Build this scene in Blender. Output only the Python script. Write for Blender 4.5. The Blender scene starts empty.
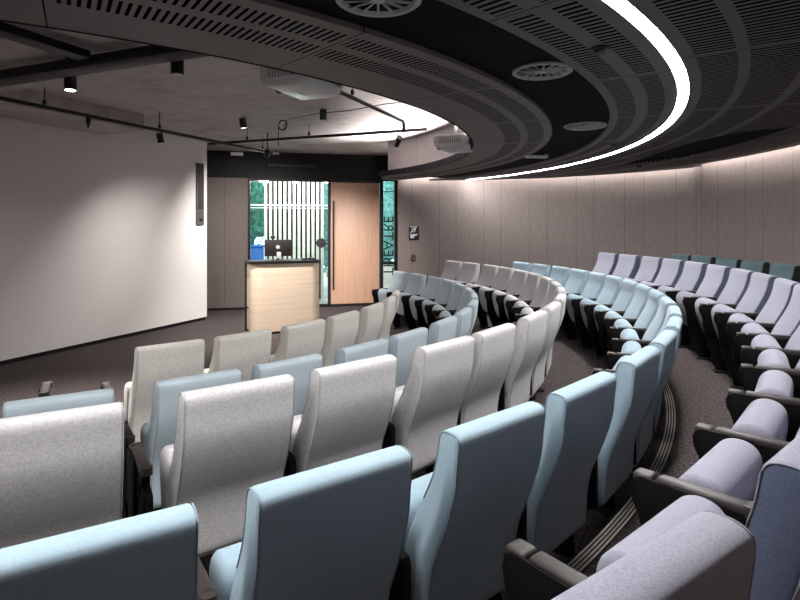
import bpy, bmesh, math, random
from math import sin, cos, pi, radians, atan2, hypot
from mathutils import Vector, Matrix
random.seed(7)
scene = bpy.context.scene
COL = scene.collection

# World frame: metres, origin = common centre of all the seating and ceiling arcs, z = 0 the stage floor.
# polar(R, a): a = 0 towards -Y, growing towards +X (the camera stands at a = 31 deg, looking along +Y).
CAM = Vector((4.333, -7.231, 1.805))
FA, FB, FC = 0.0, 0.185, 0.395            # the three floor levels
ZC = 2.777                                # underside of the curved ceiling
ZS = 3.45                                 # concrete slab
def polar(R, a, z=0.0):
    a = radians(a)
    return Vector((R * sin(a), -R * cos(a), z))

# ------------------------------------------------------------------ materials
def new_mat(name):
    m = bpy.data.materials.new(name); m.use_nodes = True
    nt = m.node_tree
    return m, nt, nt.nodes['Principled BSDF']
def simple(name, col, rough=0.5, metal=0.0, spec=0.5, emit=None, es=0.0):
    m, nt, b = new_mat(name)
    b.inputs['Base Color'].default_value = (*col, 1)
    b.inputs['Roughness'].default_value = rough
    b.inputs['Metallic'].default_value = metal
    b.inputs['Specular IOR Level'].default_value = spec
    if emit:
        b.inputs['Emission Color'].default_value = (*emit, 1)
        b.inputs['Emission Strength'].default_value = es
    return m
def mixcol(nt, fac, a, b):
    n = nt.nodes.new('ShaderNodeMix'); n.data_type = 'RGBA'
    for s, v in ((0, fac), (6, a), (7, b)):
        if hasattr(v, 'links'): nt.links.new(v, n.inputs[s])
        elif s == 0: n.inputs[0].default_value = v
        else: n.inputs[s].default_value = (*v, 1)
    return n.outputs[2]
def coords(nt, scale=(1, 1, 1)):
    t = nt.nodes.new('ShaderNodeTexCoord'); mp = nt.nodes.new('ShaderNodeMapping')
    mp.inputs['Scale'].default_value = scale
    nt.links.new(t.outputs['Object'], mp.inputs[0])
    return mp.outputs[0]
def noise(nt, vec, scale, detail=3, rough=0.55):
    n = nt.nodes.new('ShaderNodeTexNoise')
    n.inputs['Scale'].default_value = scale; n.inputs['Detail'].default_value = detail
    n.inputs['Roughness'].default_value = rough
    nt.links.new(vec, n.inputs['Vector'])
    return n.outputs[0]
def math_(nt, op, a, b=None):
    n = nt.nodes.new('ShaderNodeMath'); n.operation = op
    for i, v in enumerate((a, b)):
        if v is None: continue
        if hasattr(v, 'links'): nt.links.new(v, n.inputs[i])
        else: n.inputs[i].default_value = v
    return n.outputs[0]
def ramp(nt, fac, stops):
    n = nt.nodes.new('ShaderNodeValToRGB'); nt.links.new(fac, n.inputs[0])
    e = n.color_ramp.elements
    while len(e) < len(stops): e.new(0.5)
    for k, (p, c) in enumerate(stops):
        e[k].position = p; e[k].color = (*c, 1) if len(c) == 3 else c
    return n.outputs[0]
def bump(nt, bsdf, h, strength, dist=0.002):
    n = nt.nodes.new('ShaderNodeBump'); n.inputs['Strength'].default_value = strength
    n.inputs['Distance'].default_value = dist
    nt.links.new(h, n.inputs['Height']); nt.links.new(n.outputs[0], bsdf.inputs['Normal'])

def fabric(name, col, var=0.16, sheen=0.1, rough=0.85, warp=(520, 300, 190)):
    m, nt, b = new_mat(name)
    n1 = noise(nt, coords(nt, warp), 1.0, 2)       # warp
    n2 = noise(nt, coords(nt, warp[::-1]), 1.0, 2)       # weft
    f = math_(nt, 'ADD', n1, n2)
    f = math_(nt, 'MULTIPLY', f, 0.5)
    lo = tuple(c * (1 - var) for c in col); hi = tuple(min(1, c * (1 + var)) for c in col)
    c = ramp(nt, f, [(0.36, lo), (0.64, hi)])
    nt.links.new(c, b.inputs['Base Color'])
    b.inputs['Roughness'].default_value = rough
    b.inputs['Specular IOR Level'].default_value = 0.25
    b.inputs['Sheen Weight'].default_value = sheen
    b.inputs['Sheen Roughness'].default_value = 0.5
    bump(nt, b, f, 0.25, 0.002)
    return m
def carpet(name, col):
    m, nt, b = new_mat(name)
    v = coords(nt)
    n1 = noise(nt, v, 48, 5, 0.85); n2 = noise(nt, v, 1.3, 2)
    c = ramp(nt, n1, [(0.38, tuple(x * .25 for x in col)), (0.5, col), (0.62, tuple(x * 2.6 for x in col))])
    c2 = mixcol(nt, math_(nt, 'MULTIPLY', n2, 0.35), c, tuple(x * .7 for x in col))
    nt.links.new(c2, b.inputs['Base Color'])
    b.inputs['Roughness'].default_value = 0.95; b.inputs['Specular IOR Level'].default_value = 0.1
    bump(nt, b, n1, 0.6, 0.006)
    return m
def concrete(name, col):
    m, nt, b = new_mat(name)
    v = coords(nt)
    n1 = noise(nt, v, 1.6, 8, 0.65); n2 = noise(nt, coords(nt, (1, 2.2, 2)), 6, 7, 0.75)
    f = math_(nt, 'ADD', math_(nt, 'MULTIPLY', n1, .6), math_(nt, 'MULTIPLY', n2, .4))
    c = ramp(nt, f, [(0.35, tuple(x * .62 for x in col)), (0.5, col), (0.68, tuple(x * 1.3 for x in col))])
    nt.links.new(c, b.inputs['Base Color']); b.inputs['Roughness'].default_value = 0.8
    bump(nt, b, f, 0.15, 0.01)
    return m
def wallcloth(name, col, pitches=(0.36, 0.58)):
    """woven acoustic panels; the UV u is the length along the wall in metres, v the height"""
    m, nt, b = new_mat(name)
    uv = nt.nodes.new('ShaderNodeUVMap')
    def mp(s):
        n = nt.nodes.new('ShaderNodeMapping'); n.inputs['Scale'].default_value = s
        nt.links.new(uv.outputs[0], n.inputs[0]); return n.outputs[0]
    n1 = noise(nt, mp((150, 4, 1)), 1, 3, .6); n2 = noise(nt, mp((90, 110, 1)), 1, 2, .6)
    f = math_(nt, 'ADD', math_(nt, 'MULTIPLY', n1, .6), math_(nt, 'MULTIPLY', n2, .4))
    c = ramp(nt, f, [(0.34, tuple(x * .72 for x in col)), (0.66, tuple(x * 1.28 for x in col))])
    sep = nt.nodes.new('ShaderNodeSeparateXYZ'); nt.links.new(uv.outputs[0], sep.inputs[0])
    P = sum(pitches)
    fr = math_(nt, 'MULTIPLY', math_(nt, 'FRACT', math_(nt, 'DIVIDE', sep.outputs[0], P)), P)
    l1 = math_(nt, 'LESS_THAN', fr, 0.010)
    l2 = math_(nt, 'LESS_THAN', math_(nt, 'ABSOLUTE', math_(nt, 'SUBTRACT', fr, pitches[0])), 0.005)
    line = math_(nt, 'MAXIMUM', l1, l2)
    c = mixcol(nt, math_(nt, 'MULTIPLY', line, 0.6), c, tuple(x * .3 for x in col))
    nt.links.new(c, b.inputs['Base Color'])
    b.inputs['Roughness'].default_value = 0.85; b.inputs['Specular IOR Level'].default_value = 0.2
    bump(nt, b, f, 0.3, 0.003)
    return m
def wood(name, col, axis='Z', contrast=0.25, scale=1.0, rough=0.45):
    m, nt, b = new_mat(name)
    s = {'Z': (26, 26, 1.1), 'X': (1.0, 1.0, 34)}[axis]
    s = tuple(x * scale for x in s)
    n1 = noise(nt, coords(nt, s), 1.0, 5, .6); n2 = noise(nt, coords(nt, tuple(x * 3.3 for x in s)), 1.0, 3)
    f = math_(nt, 'ADD', math_(nt, 'MULTIPLY', n1, .7), math_(nt, 'MULTIPLY', n2, .3))
    c = ramp(nt, f, [(0.32, tuple(x * (1 - contrast) for x in col)), (0.5, col), (0.7, tuple(min(1, x * (1 + contrast * .6)) for x in col))])
    nt.links.new(c, b.inputs['Base Color']); b.inputs['Roughness'].default_value = rough
    return m
def perforated(name, col, bands, pitch, slot, seam_deg, Rn):
    """metal ceiling with radial slots in concentric bands and radial panel joints"""
    m, nt, b = new_mat(name)
    t = nt.nodes.new('ShaderNodeTexCoord'); sp = nt.nodes.new('ShaderNodeSeparateXYZ')
    nt.links.new(t.outputs['Object'], sp.inputs[0])
    x, y = sp.outputs[0], sp.outputs[1]
    R = math_(nt, 'SQRT', math_(nt, 'ADD', math_(nt, 'MULTIPLY', x, x), math_(nt, 'MULTIPLY', y, y)))
    a = math_(nt, 'ARCTAN2', x, math_(nt, 'MULTIPLY', y, -1.0))
    arc = math_(nt, 'MULTIPLY', math_(nt, 'ADD', a, 4.0), Rn)
    fr = math_(nt, 'FRACT', math_(nt, 'DIVIDE', arc, pitch))
    sl = math_(nt, 'LESS_THAN', fr, slot / pitch)
    tot = None
    for r0, r1 in bands:
        bb = math_(nt, 'MULTIPLY', math_(nt, 'GREATER_THAN', R, r0), math_(nt, 'LESS_THAN', R, r1))
        tot = bb if tot is None else math_(nt, 'MAXIMUM', tot, bb)
    sd = radians(seam_deg)
    sf = math_(nt, 'FRACT', math_(nt, 'DIVIDE', math_(nt, 'ADD', a, 4.02), sd))
    near = math_(nt, 'LESS_THAN', sf, 0.06 / (sd * Rn))      # solid border each side of a joint
    seam = math_(nt, 'LESS_THAN', math_(nt, 'ABSOLUTE', math_(nt, 'SUBTRACT', sf, 0.03 / (sd * Rn))), 0.0035 / (sd * Rn))
    hole = math_(nt, 'MULTIPLY', math_(nt, 'MULTIPLY', sl, tot), math_(nt, 'SUBTRACT', 1.0, near))
    dark = math_(nt, 'MAXIMUM', hole, seam)
    c = mixcol(nt, dark, col, (0.003, 0.003, 0.003))
    nt.links.new(c, b.inputs['Base Color'])
    nt.links.new(math_(nt, 'ADD', math_(nt, 'MULTIPLY', dark, 0.4), 0.55), b.inputs['Roughness'])
    nt.links.new(math_(nt, 'MULTIPLY', math_(nt, 'SUBTRACT', 1.0, dark), 0.4), b.inputs['Specular IOR Level'])
    return m

M = {}
M['black'] = simple('black_paint', (0.010, 0.009, 0.010), 0.5, spec=0.2)
M['void'] = simple('plenum_black', (0.006, 0.006, 0.007), 0.9, spec=0.1)
M['blackplastic'] = simple('black_plastic', (0.012, 0.010, 0.010), 0.45, spec=0.3)
M['capplastic'] = simple('armrest_plastic', (0.026, 0.021, 0.0195), 0.5, spec=0.3)
M['panelblack'] = simple('panel_black', (0.0035, 0.003, 0.0032), 0.6, spec=0.08)
M['steel'] = simple('brushed_steel', (0.55, 0.53, 0.52), 0.35, 1.0)
M['greymetal'] = simple('grey_metal', (0.42, 0.41, 0.42), 0.45, 0.3)
M['insert'] = simple('nosing_insert', (0.62, 0.56, 0.50), 0.4)
M['white'] = simple('white_paint', (0.78, 0.745, 0.73), 0.6)
M['whiteplastic'] = simple('white_plastic', (0.78, 0.76, 0.75), 0.4)
M['ventgrey'] = simple('vent_grey', (0.35, 0.33, 0.33), 0.6)
M['label'] = simple('white_label', (0.8, 0.8, 0.8), 0.5)
M['strip'] = simple('light_diffuser', (0.9, 0.9, 0.9), 0.5, emit=(1.0, 0.985, 0.98), es=140.0)
M['cove'] = simple('cove_led', (0.9, 0.9, 0.9), 0.5, emit=(1.0, 0.95, 0.92), es=75.0)
M['trough'] = simple('trough_led', (0.9, 0.9, 0.9), 0.5, emit=(1.0, 0.95, 0.92), es=75.0)
M['lamp'] = simple('lamp_lens', (0.9, 0.9, 0.9), 0.5, emit=(1.0, 0.96, 0.9), es=30.0)
M['spkbody'] = simple('speaker_body', (0.10, 0.09, 0.085), 0.5)
M['lampoff'] = simple('lamp_lens_off', (0.03, 0.03, 0.03), 0.3)
M['carpet'] = carpet('carpet', (0.052, 0.042, 0.041))
M['concrete'] = concrete('concrete', (0.45, 0.41, 0.40))
M['wallcloth'] = wallcloth('woven_wall', (0.145, 0.120, 0.113))
M['fascia'] = wallcloth('woven_fascia', (0.42, 0.37, 0.37), (0.9, 0.9))
M['bulkhead'] = simple('bulkhead_black', (0.0075, 0.0058, 0.006), 0.6, spec=0.2)
M['oak'] = wood('oak_door', (0.56, 0.34, 0.235), 'Z', 0.14)
M['ash'] = wood('ash_lectern', (0.71, 0.56, 0.42), 'X', 0.16)
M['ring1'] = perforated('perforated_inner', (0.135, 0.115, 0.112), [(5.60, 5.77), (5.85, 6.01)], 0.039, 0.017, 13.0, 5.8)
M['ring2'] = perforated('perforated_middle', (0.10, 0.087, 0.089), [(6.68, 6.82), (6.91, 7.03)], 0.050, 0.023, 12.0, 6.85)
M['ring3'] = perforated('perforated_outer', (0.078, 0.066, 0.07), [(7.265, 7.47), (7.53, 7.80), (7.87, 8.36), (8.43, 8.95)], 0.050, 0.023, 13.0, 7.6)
M['slat'] = simple('cream_slat', (0.72, 0.69, 0.62), 0.6)
M['darkwall'] = simple('dark_backing', (0.02, 0.02, 0.02), 0.8)
M['paving'] = concrete('paving', (0.35, 0.34, 0.32))
M['cream'] = simple('cream_panel', (0.90, 0.88, 0.82), 0.6)
M['bluesheet'] = simple('blue_paint', (0.04, 0.22, 0.72), 0.5)
def leafmat(name, col):
    m, nt, b = new_mat(name)
    n1 = noise(nt, coords(nt), 9, 3)
    c = ramp(nt, n1, [(0.3, tuple(x * .4 for x in col)), (0.7, tuple(x * 1.5 for x in col))])
    nt.links.new(c, b.inputs['Base Color']); b.inputs['Roughness'].default_value = 0.6
    return m
M['leaf'] = leafmat('leaf_green', (0.07, 0.26, 0.18))
M['leaf2'] = leafmat('leaf_teal', (0.2, 0.46, 0.42))
M['bark'] = simple('bark', (0.12, 0.09, 0.06), 0.9)
# glass: thin pane, mostly clear with a fresnel reflection
m = bpy.data.materials.new('clear_glass'); m.use_nodes = True; nt = m.node_tree; nt.nodes.clear()
o = nt.nodes.new('ShaderNodeOutputMaterial'); mx = nt.nodes.new('ShaderNodeMixShader')
tr = nt.nodes.new('ShaderNodeBsdfTransparent'); tr.inputs[0].default_value = (0.86, 0.93, 0.92, 1)
gl = nt.nodes.new('ShaderNodeBsdfGlossy'); gl.inputs['Roughness'].default_value = 0.02
fr = nt.nodes.new('ShaderNodeFresnel'); fr.inputs[0].default_value = 1.45
nt.links.new(fr.outputs[0], mx.inputs[0]); nt.links.new(tr.outputs[0], mx.inputs[1]); nt.links.new(gl.outputs[0], mx.inputs[2])
nt.links.new(mx.outputs[0], o.inputs[0]); M['glass'] = m

ROWCOL = {1: (0.69, 0.66, 0.61), 2: (0.40, 0.475, 0.52), 3: (0.46, 0.445, 0.45), 4: (0.235, 0.315, 0.365),
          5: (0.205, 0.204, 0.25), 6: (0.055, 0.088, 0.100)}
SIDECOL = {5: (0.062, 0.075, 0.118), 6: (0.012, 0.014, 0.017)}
for k, c in ROWCOL.items():
    M['row%d' % k] = fabric('seat_fabric_%d' % k, c, *((0.22, 0.08, 0.85, (360, 150, 60)) if k in (1, 3) else (0.17, 0.1, 0.85) if k == 5 else (0.09, 0.1, 0.85)))
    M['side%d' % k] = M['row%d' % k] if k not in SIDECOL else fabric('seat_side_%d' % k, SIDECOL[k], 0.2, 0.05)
    M['pipe%d' % k] = simple('piping_%d' % k, tuple(x * .72 for x in c), 0.8)

# ------------------------------------------------------------------ mesh helpers
def finish(bm, name, mats, parent=None, sharp=35, smooth=True, link=True):
    bmesh.ops.recalc_face_normals(bm, faces=bm.faces)
    if smooth:
        lim = radians(sharp)
        for f in bm.faces: f.smooth = True
        for e in bm.edges:
            if len(e.link_faces) == 2:
                e.smooth = e.calc_face_angle(0.0) < lim
            else: e.smooth = False
    me = bpy.data.meshes.new(name); bm.to_mesh(me); bm.free()
    if not isinstance(mats, (list, tuple)): mats = [mats]
    for mm in mats: me.materials.append(mm)
    o = bpy.data.objects.new(name, me)
    if link: COL.objects.link(o)
    if parent is not None: o.parent = parent
    return o
def box(bm, c, s, rot=None, bev=0.0, seg=2, mi=0):
    r = bmesh.ops.create_cube(bm, size=1.0)
    vs = r['verts']
    for v in vs: v.co = Vector((v.co.x * s[0], v.co.y * s[1], v.co.z * s[2]))
    if bev > 0:
        es = list({e for v in vs for e in v.link_edges})
        rr = bmesh.ops.bevel(bm, geom=es, offset=bev, segments=seg, profile=0.5, affect='EDGES')
        vs = list({v for f in rr['faces'] for v in f.verts} | {v for v in vs if v.is_valid})
        seen = set(vs); stack = list(vs)
        while stack:
            v = stack.pop()
            for e in v.link_edges:
                w = e.other_vert(v)
                if w not in seen: seen.add(w); stack.append(w)
        vs = list(seen)
    mat = Matrix.Translation(Vector(c)) @ (rot.to_4x4() if rot is not None else Matrix())
    bmesh.ops.transform(bm, matrix=mat, verts=vs)
    if mi:
        for f in {f for v in vs for f in v.link_faces}: f.material_index = mi
    return vs
def cyl(bm, p0, p1, r0, r1=None, seg=20, caps=True, mi=0):
    p0 = Vector(p0); p1 = Vector(p1); r1 = r0 if r1 is None else r1
    d = p1 - p0
    r = bmesh.ops.create_cone(bm, cap_ends=caps, segments=seg, radius1=r0, radius2=r1, depth=d.length)
    q = d.to_track_quat('Z', 'Y').to_matrix().to_4x4()
    bmesh.ops.transform(bm, matrix=Matrix.Translation((p0 + p1) / 2) @ q, verts=r['verts'])
    if mi:
        for f in {f for v in r['verts'] for f in v.link_faces}: f.material_index = mi
    return r['verts']
def tube(bm, pts, r, seg=8):
    rings = []
    for i, p in enumerate(pts):
        p = Vector(p)
        d = (Vector(pts[min(i + 1, len(pts) - 1)]) - Vector(pts[max(i - 1, 0)])).normalized()
        up = Vector((0, 0, 1)) if abs(d.z) < .95 else Vector((1, 0, 0))
        s = d.cross(up).normalized(); t = s.cross(d)
        rings.append([bm.verts.new(p + r * (cos(2 * pi * k / seg) * s + sin(2 * pi * k / seg) * t)) for k in range(seg)])
    for a, b in zip(rings, rings[1:]):
        for k in range(seg): bm.faces.new((a[k], a[(k + 1) % seg], b[(k + 1) % seg], b[k]))
    bm.faces.new(rings[0]); bm.faces.new(list(reversed(rings[-1])))
def prism(bm, poly, x0, x1, bev=0.0):
    """polygon of (y, z) extruded along x"""
    a = [bm.verts.new((x0, y, z)) for y, z in poly]; b = [bm.verts.new((x1, y, z)) for y, z in poly]
    fa = bm.faces.new(a); fb = bm.faces.new(list(reversed(b))); n = len(poly)
    for k in range(n): bm.faces.new((a[k], b[k], b[(k + 1) % n], a[(k + 1) % n]))
    if bev:
        es = list(set(fa.edges) | set(fb.edges))
        bmesh.ops.bevel(bm, geom=es, offset=bev, segments=2, profile=0.5, affect='EDGES')
def smooth_loop(pts, n=4):
    """closed Catmull-Rom"""
    out = []; L = len(pts)
    for i in range(L):
        p0, p1, p2, p3 = (Vector(pts[(i + k - 1) % L]) for k in range(4))
        for k in range(n):
            t = k / n
            out.append(0.5 * ((2 * p1) + (-p0 + p2) * t + (2 * p0 - 5 * p1 + 4 * p2 - p3) * t * t + (-p0 + 3 * p1 - 3 * p2 + p3) * t ** 3))
    return out
def loft_cushion(bm, loop, w, r, ends=((0.0, 1.0), (0.3, 0.42), (0.7, 0.09), (1.0, 0.0)), side_mi=0):
    """profile loop in (y, z) lofted across x in [-w, w]; the side edges are rounded by radius r"""
    n = len(loop); nor = []
    area = sum(loop[k].x * loop[(k + 1) % n].y - loop[(k + 1) % n].x * loop[k].y for k in range(n))
    sg = 1 if area > 0 else -1
    for k in range(n):
        d = (loop[(k + 1) % n] - loop[k - 1]).normalized()
        nor.append(Vector((-d.y, d.x)) * sg)                       # inward
    st = [(-w + r * t, r * i) for t, i in ends] + [(w - r * t, r * i) for t, i in reversed(ends)]
    rings = []
    for x, ins in st:
        rings.append([bm.verts.new((x, (loop[k] + nor[k] * ins).x, (loop[k] + nor[k] * ins).y)) for k in range(n)])
    m = len(rings) - 1
    for q, (a, b) in enumerate(zip(rings, rings[1:])):
        for k in range(n):
            f = bm.faces.new((a[k], a[(k + 1) % n], b[(k + 1) % n], b[k]))
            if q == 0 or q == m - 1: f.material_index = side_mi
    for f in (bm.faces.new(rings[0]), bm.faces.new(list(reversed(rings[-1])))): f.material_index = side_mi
def sector(bm, r0, r1, a0, a1, z0, z1, step=1.0, mi=0):
    """ring sector solid; r0/r1 numbers or functions of the angle"""
    n = max(2, int(round(abs(a1 - a0) / step)) + 1)
    f0 = r0 if callable(r0) else (lambda a: r0)
    f1 = r1 if callable(r1) else (lambda a: r1)
    secs = []
    for k in range(n):
        a = a0 + (a1 - a0) * k / (n - 1)
        ra, rb = f0(a), f1(a)
        rb = max(rb, ra + 0.004)
        secs.append([bm.verts.new(polar(ra, a, z0)), bm.verts.new(polar(rb, a, z0)), bm.verts.new(polar(rb, a, z1)), bm.verts.new(polar(ra, a, z1))])
    fs = []
    for p, q in zip(secs, secs[1:]):
        for k in range(4): fs.append(bm.faces.new((p[k], p[(k + 1) % 4], q[(k + 1) % 4], q[k])))
    fs.append(bm.faces.new(secs[0])); fs.append(bm.faces.new(list(reversed(secs[-1]))))
    for f in fs: f.material_index = mi
def wall_strip(name, pts, z0, z1, mat, thick=0.06, side=1):
    """vertical wall along a polyline; face on the polyline, body behind it (side = +1 left of travel)"""
    bm = bmesh.new(); uvl = bm.loops.layers.uv.new('UVMap')
    pts = [Vector((p[0], p[1])) for p in pts]; n = len(pts); off = []; L = [0.0]
    for i in range(n):
        d = (pts[min(i + 1, n - 1)] - pts[max(i - 1, 0)]).normalized()
        off.append(pts[i] + Vector((-d.y, d.x)) * thick * side)
        if i: L.append(L[-1] + (pts[i] - pts[i - 1]).length)
    def V(p, z): return bm.verts.new((p.x, p.y, z))
    f0 = [V(p, z0) for p in pts]; f1 = [V(p, z1) for p in pts]; b0 = [V(p, z0) for p in off]; b1 = [V(p, z1) for p in off]
    def F(vs, us):
        f = bm.faces.new(vs)
        for l, uvv in zip(f.loops, us): l[uvl].uv = uvv
    for i in range(n - 1):
        j = i + 1
        F((f0[i], f0[j], f1[j], f1[i]), ((L[i], z0), (L[j], z0), (L[j], z1), (L[i], z1)))
        F((b0[i], b1[i], b1[j], b0[j]), ((L[i], z0), (L[i], z1), (L[j], z1), (L[j], z0)))
        F((f1[i], f1[j], b1[j], b1[i]), ((L[i], z1), (L[j], z1), (L[j], z1), (L[i], z1)))
        F((f0[i], b0[i], b0[j], f0[j]), ((L[i], z0), (L[i], z0), (L[j], z0), (L[j], z0)))
    for k in (0, n - 1):
        F((f0[k], f1[k], b1[k], b0[k]), ((L[k], z0), (L[k], z1), (L[k] + thick, z1), (L[k] + thick, z0)))
    o = finish(bm, name, mat, sharp=30); o['kind'] = 'structure'
    return o
def struct(o): o['kind'] = 'structure'; return o
def thing(name, label, cat, loc=(0, 0, 0), rz=0.0, group=None):
    o = bpy.data.objects.new(name, None); COL.objects.link(o)
    o.empty_display_size = 0.1
    o.location = loc; o.rotation_euler = (0, 0, rz); o['label'] = label; o['category'] = cat
    if group: o['group'] = group
    return o
def tag(o, label, cat, group=None):
    o['label'] = label; o['category'] = cat
    if group: o['group'] = group
    return o

# ------------------------------------------------------------------ stage frame: s along the screen wall, t away from it
W0 = Vector((-0.8614, -0.0396)); WD = Vector((0.3722, 0.92815)); WN = Vector((0.92815, -0.3722))
def st(s, t, z=0.0):
    p = W0 + WD * s + WN * t
    return Vector((p.x, p.y, z))
WRZ = atan2(WD.y, WD.x)                     # local X along the wall, local -Y = into the room
D0 = Vector((0.1995, 4.691)); DD = Vector((0.9731, 0.2303)); DN = Vector((-0.2303, 0.9731))   # door wall; DN points outdoors
def dw(s, off=0.0, z=0.0):
    p = D0 + DD * s + DN * off
    return Vector((p.x, p.y, z))
DRZ = atan2(DD.y, DD.x)

# ------------------------------------------------------------------ shell
EDGE = [(8.97, 1.55), (9.155, 1.93), (8.73, 2.51), (8.09, 3.17), (7.32, 3.81), (6.39, 4.16), (5.38, 4.40), (4.29, 4.53)]
EA = [(degrees_ := math.degrees(atan2(x, -y)), hypot(x, y)) for x, y in EDGE]
def edge_r(a):
    """outer edge of the curved ceiling"""
    if a <= 99.6: return 9.11
    if a <= 101.6: return 9.11 + (9.33 - 9.11) * max(0.0, min(1.0, (a - 99.6) / 0.3))
    for (a0, r0), (a1, r1) in zip(EA[1:], EA[2:]):
        if a <= a1: 
            t = (a - a0) / (a1 - a0)
            p0 = polar(r0, a0); p1 = polar(r1, a1); p = p0.lerp(p1, max(0, t))
            return p.length
    return EA[-1][1]
# floors
bm = bmesh.new()
vs = [bm.verts.new((x, y, z)) for z in (-0.1, 0.0) for x, y in ((-9.6, -9.6), (9.6, -9.6), (9.6, 7.03), (-9.6, 2.49))]
for f in ((0, 1, 2, 3), (4, 5, 6, 7), (0, 1, 5, 4), (1, 2, 6, 5), (2, 3, 7, 6), (3, 0, 4, 7)): bm.faces.new([vs[k] for k in f])
struct(finish(bm, 'floor', M['carpet'], smooth=False))
wall_out = lambda a: edge_r(a) + 0.16
bm = bmesh.new(); sector(bm, 5.226, lambda a: min(7.04, wall_out(a)), 12, 134, 0.0, FB)
struct(finish(bm, 'floor', M['carpet']))
bm = bmesh.new(); sector(bm, 7.04, wall_out, 4, 128, 0.0, FC)
struct(finish(bm, 'floor', M['carpet']))
# step nosings: black tread with four bright inserts
for r_in, z, a1 in ((7.038, FC, 118.0), (5.225, FB, 125.0)):
    bm = bmesh.new()
    sector(bm, r_in, r_in + 0.068, 14, a1, z, z + 0.004)
    sector(bm, r_in - 0.012, r_in, 14, a1, z - 0.05, z + 0.004)
    for k in range(4):
        q = r_in + 0.004 + k * 0.0172
        sector(bm, q, q + 0.008, 14, a1, z + 0.0042, z + 0.0075, mi=1)
    struct(finish(bm, 'trim_1' if z == FC else 'trim_2', [M['black'], M['insert']]))
# slab above
bm = bmesh.new()
box(bm, (0, -1.5, ZS + 0.1), (19.4, 16.6, 0.2))
struct(finish(bm, 'ceiling', M['concrete'], smooth=False))
# dropped slab beside the screen wall and the deep beam across the room
bm = bmesh.new()
R3 = Matrix.Rotation(WRZ, 3, 'Z')
box(bm, st(-3.3, 0.47, 3.34), (9.54, 0.9, 0.22), rot=R3)
struct(finish(bm, 'ceiling', M['concrete'], smooth=False))
bm = bmesh.new(); box(bm, st(-1.45, 3.2, 3.33), (1.1, 4.6, 0.24), rot=R3)
struct(finish(bm, 'trim_3', M['concrete'], smooth=False))
# screen wall
sw = bmesh.new(); box(sw, st(-2.57, -0.075, 1.755), (12.86, 0.15, 3.39), rot=R3)
struct(finish(sw, 'wall_left', M['white'], smooth=False))
bm = bmesh.new(); box(bm, st(-2.57, -0.085, 0.03), (12.80, 0.14, 0.06), rot=R3)
struct(finish(bm, 'baseboard_left', M['black'], smooth=False))
# curved panelled walls
pts = [(4.27, 5.66), (4.285, 5.2), (4.29, 4.66)]
out = []
for x, y in EDGE[1:][::-1][1:]:
    v = Vector((x, y)); out.append(v)
sm = []
ctrl = [Vector((4.29, 4.66)), Vector((5.42, 4.54)), Vector((6.45, 4.30)), Vector((7.41, 3.92)), Vector((8.19, 3.27)), Vector((8.84, 2.60)), Vector((9.22, 2.02)), Vector((9.40, 1.6))]
for i in range(len(ctrl) - 1):
    p0 = ctrl[max(i - 1, 0)]; p1 = ctrl[i]; p2 = ctrl[i + 1]; p3 = ctrl[min(i + 2, len(ctrl) - 1)]
    for k in range(8):
        t = k / 8
        sm.append(0.5 * ((2 * p1) + (-p0 + p2) * t + (2 * p0 - 5 * p1 + 4 * p2 - p3) * t * t + (-p0 + 3 * p1 - 3 * p2 + p3) * t ** 3))
sm.append(ctrl[-1])
wall_strip('wall_right', pts + [tuple(p) for p in sm], 0.0, ZS, M['wallcloth'], 0.08, 1)
back = [tuple(polar(9.25, 99.7 - k * 1.5).xy) for k in range(0, 86)]
wall_strip('wall_back', back, 0.0, ZS, M['wallcloth'], 0.08, 1)
# passage behind the screen wall and the closing wall at its far side
wall_strip('wall_front', [(-3.2, 3.75), tuple(dw(0.0).xy)], 0.0, ZS, M['wallcloth'], 0.06, 1)
wall_strip('wall_passage', [(-3.2, -5.2), (-3.2, 3.75)], 0.0, ZS, M['wallcloth'], 0.06, 1)

# ------------------------------------------------------------------ door wall
def dbox(bm, s0, s1, z0, z1, o0, o1, mi=0, bev=0.0):
    c = dw((s0 + s1) / 2, (o0 + o1) / 2, (z0 + z1) / 2)
    return box(bm, c, (abs(s1 - s0), abs(o1 - o0), z1 - z0), rot=Matrix.Rotation(DRZ, 3, 'Z'), mi=mi, bev=bev)
wall_strip('wall_front', [tuple(dw(-0.02).xy), tuple(dw(0.83).xy)], 0.03, 2.88, M['wallcloth'], 0.08, 1)
bm = bmesh.new(); dbox(bm, -0.6, 4.3, 2.87, ZS, -0.02, 0.16)
struct(finish(bm, 'wall_bulkhead', M['bulkhead'], smooth=False))
bm = bmesh.new(); dbox(bm, 3.70, 4.02, 3.24, 3.42, -0.12, -0.02)
struct(finish(bm, 'trim_4', M['bulkhead'], smooth=False))
bm = bmesh.new(); dbox(bm, -0.1, 4.2, 0.0, 0.05, -0.02, 0.12)
struct(finish(bm, 'baseboard_front', M['black'], smooth=False))
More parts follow.
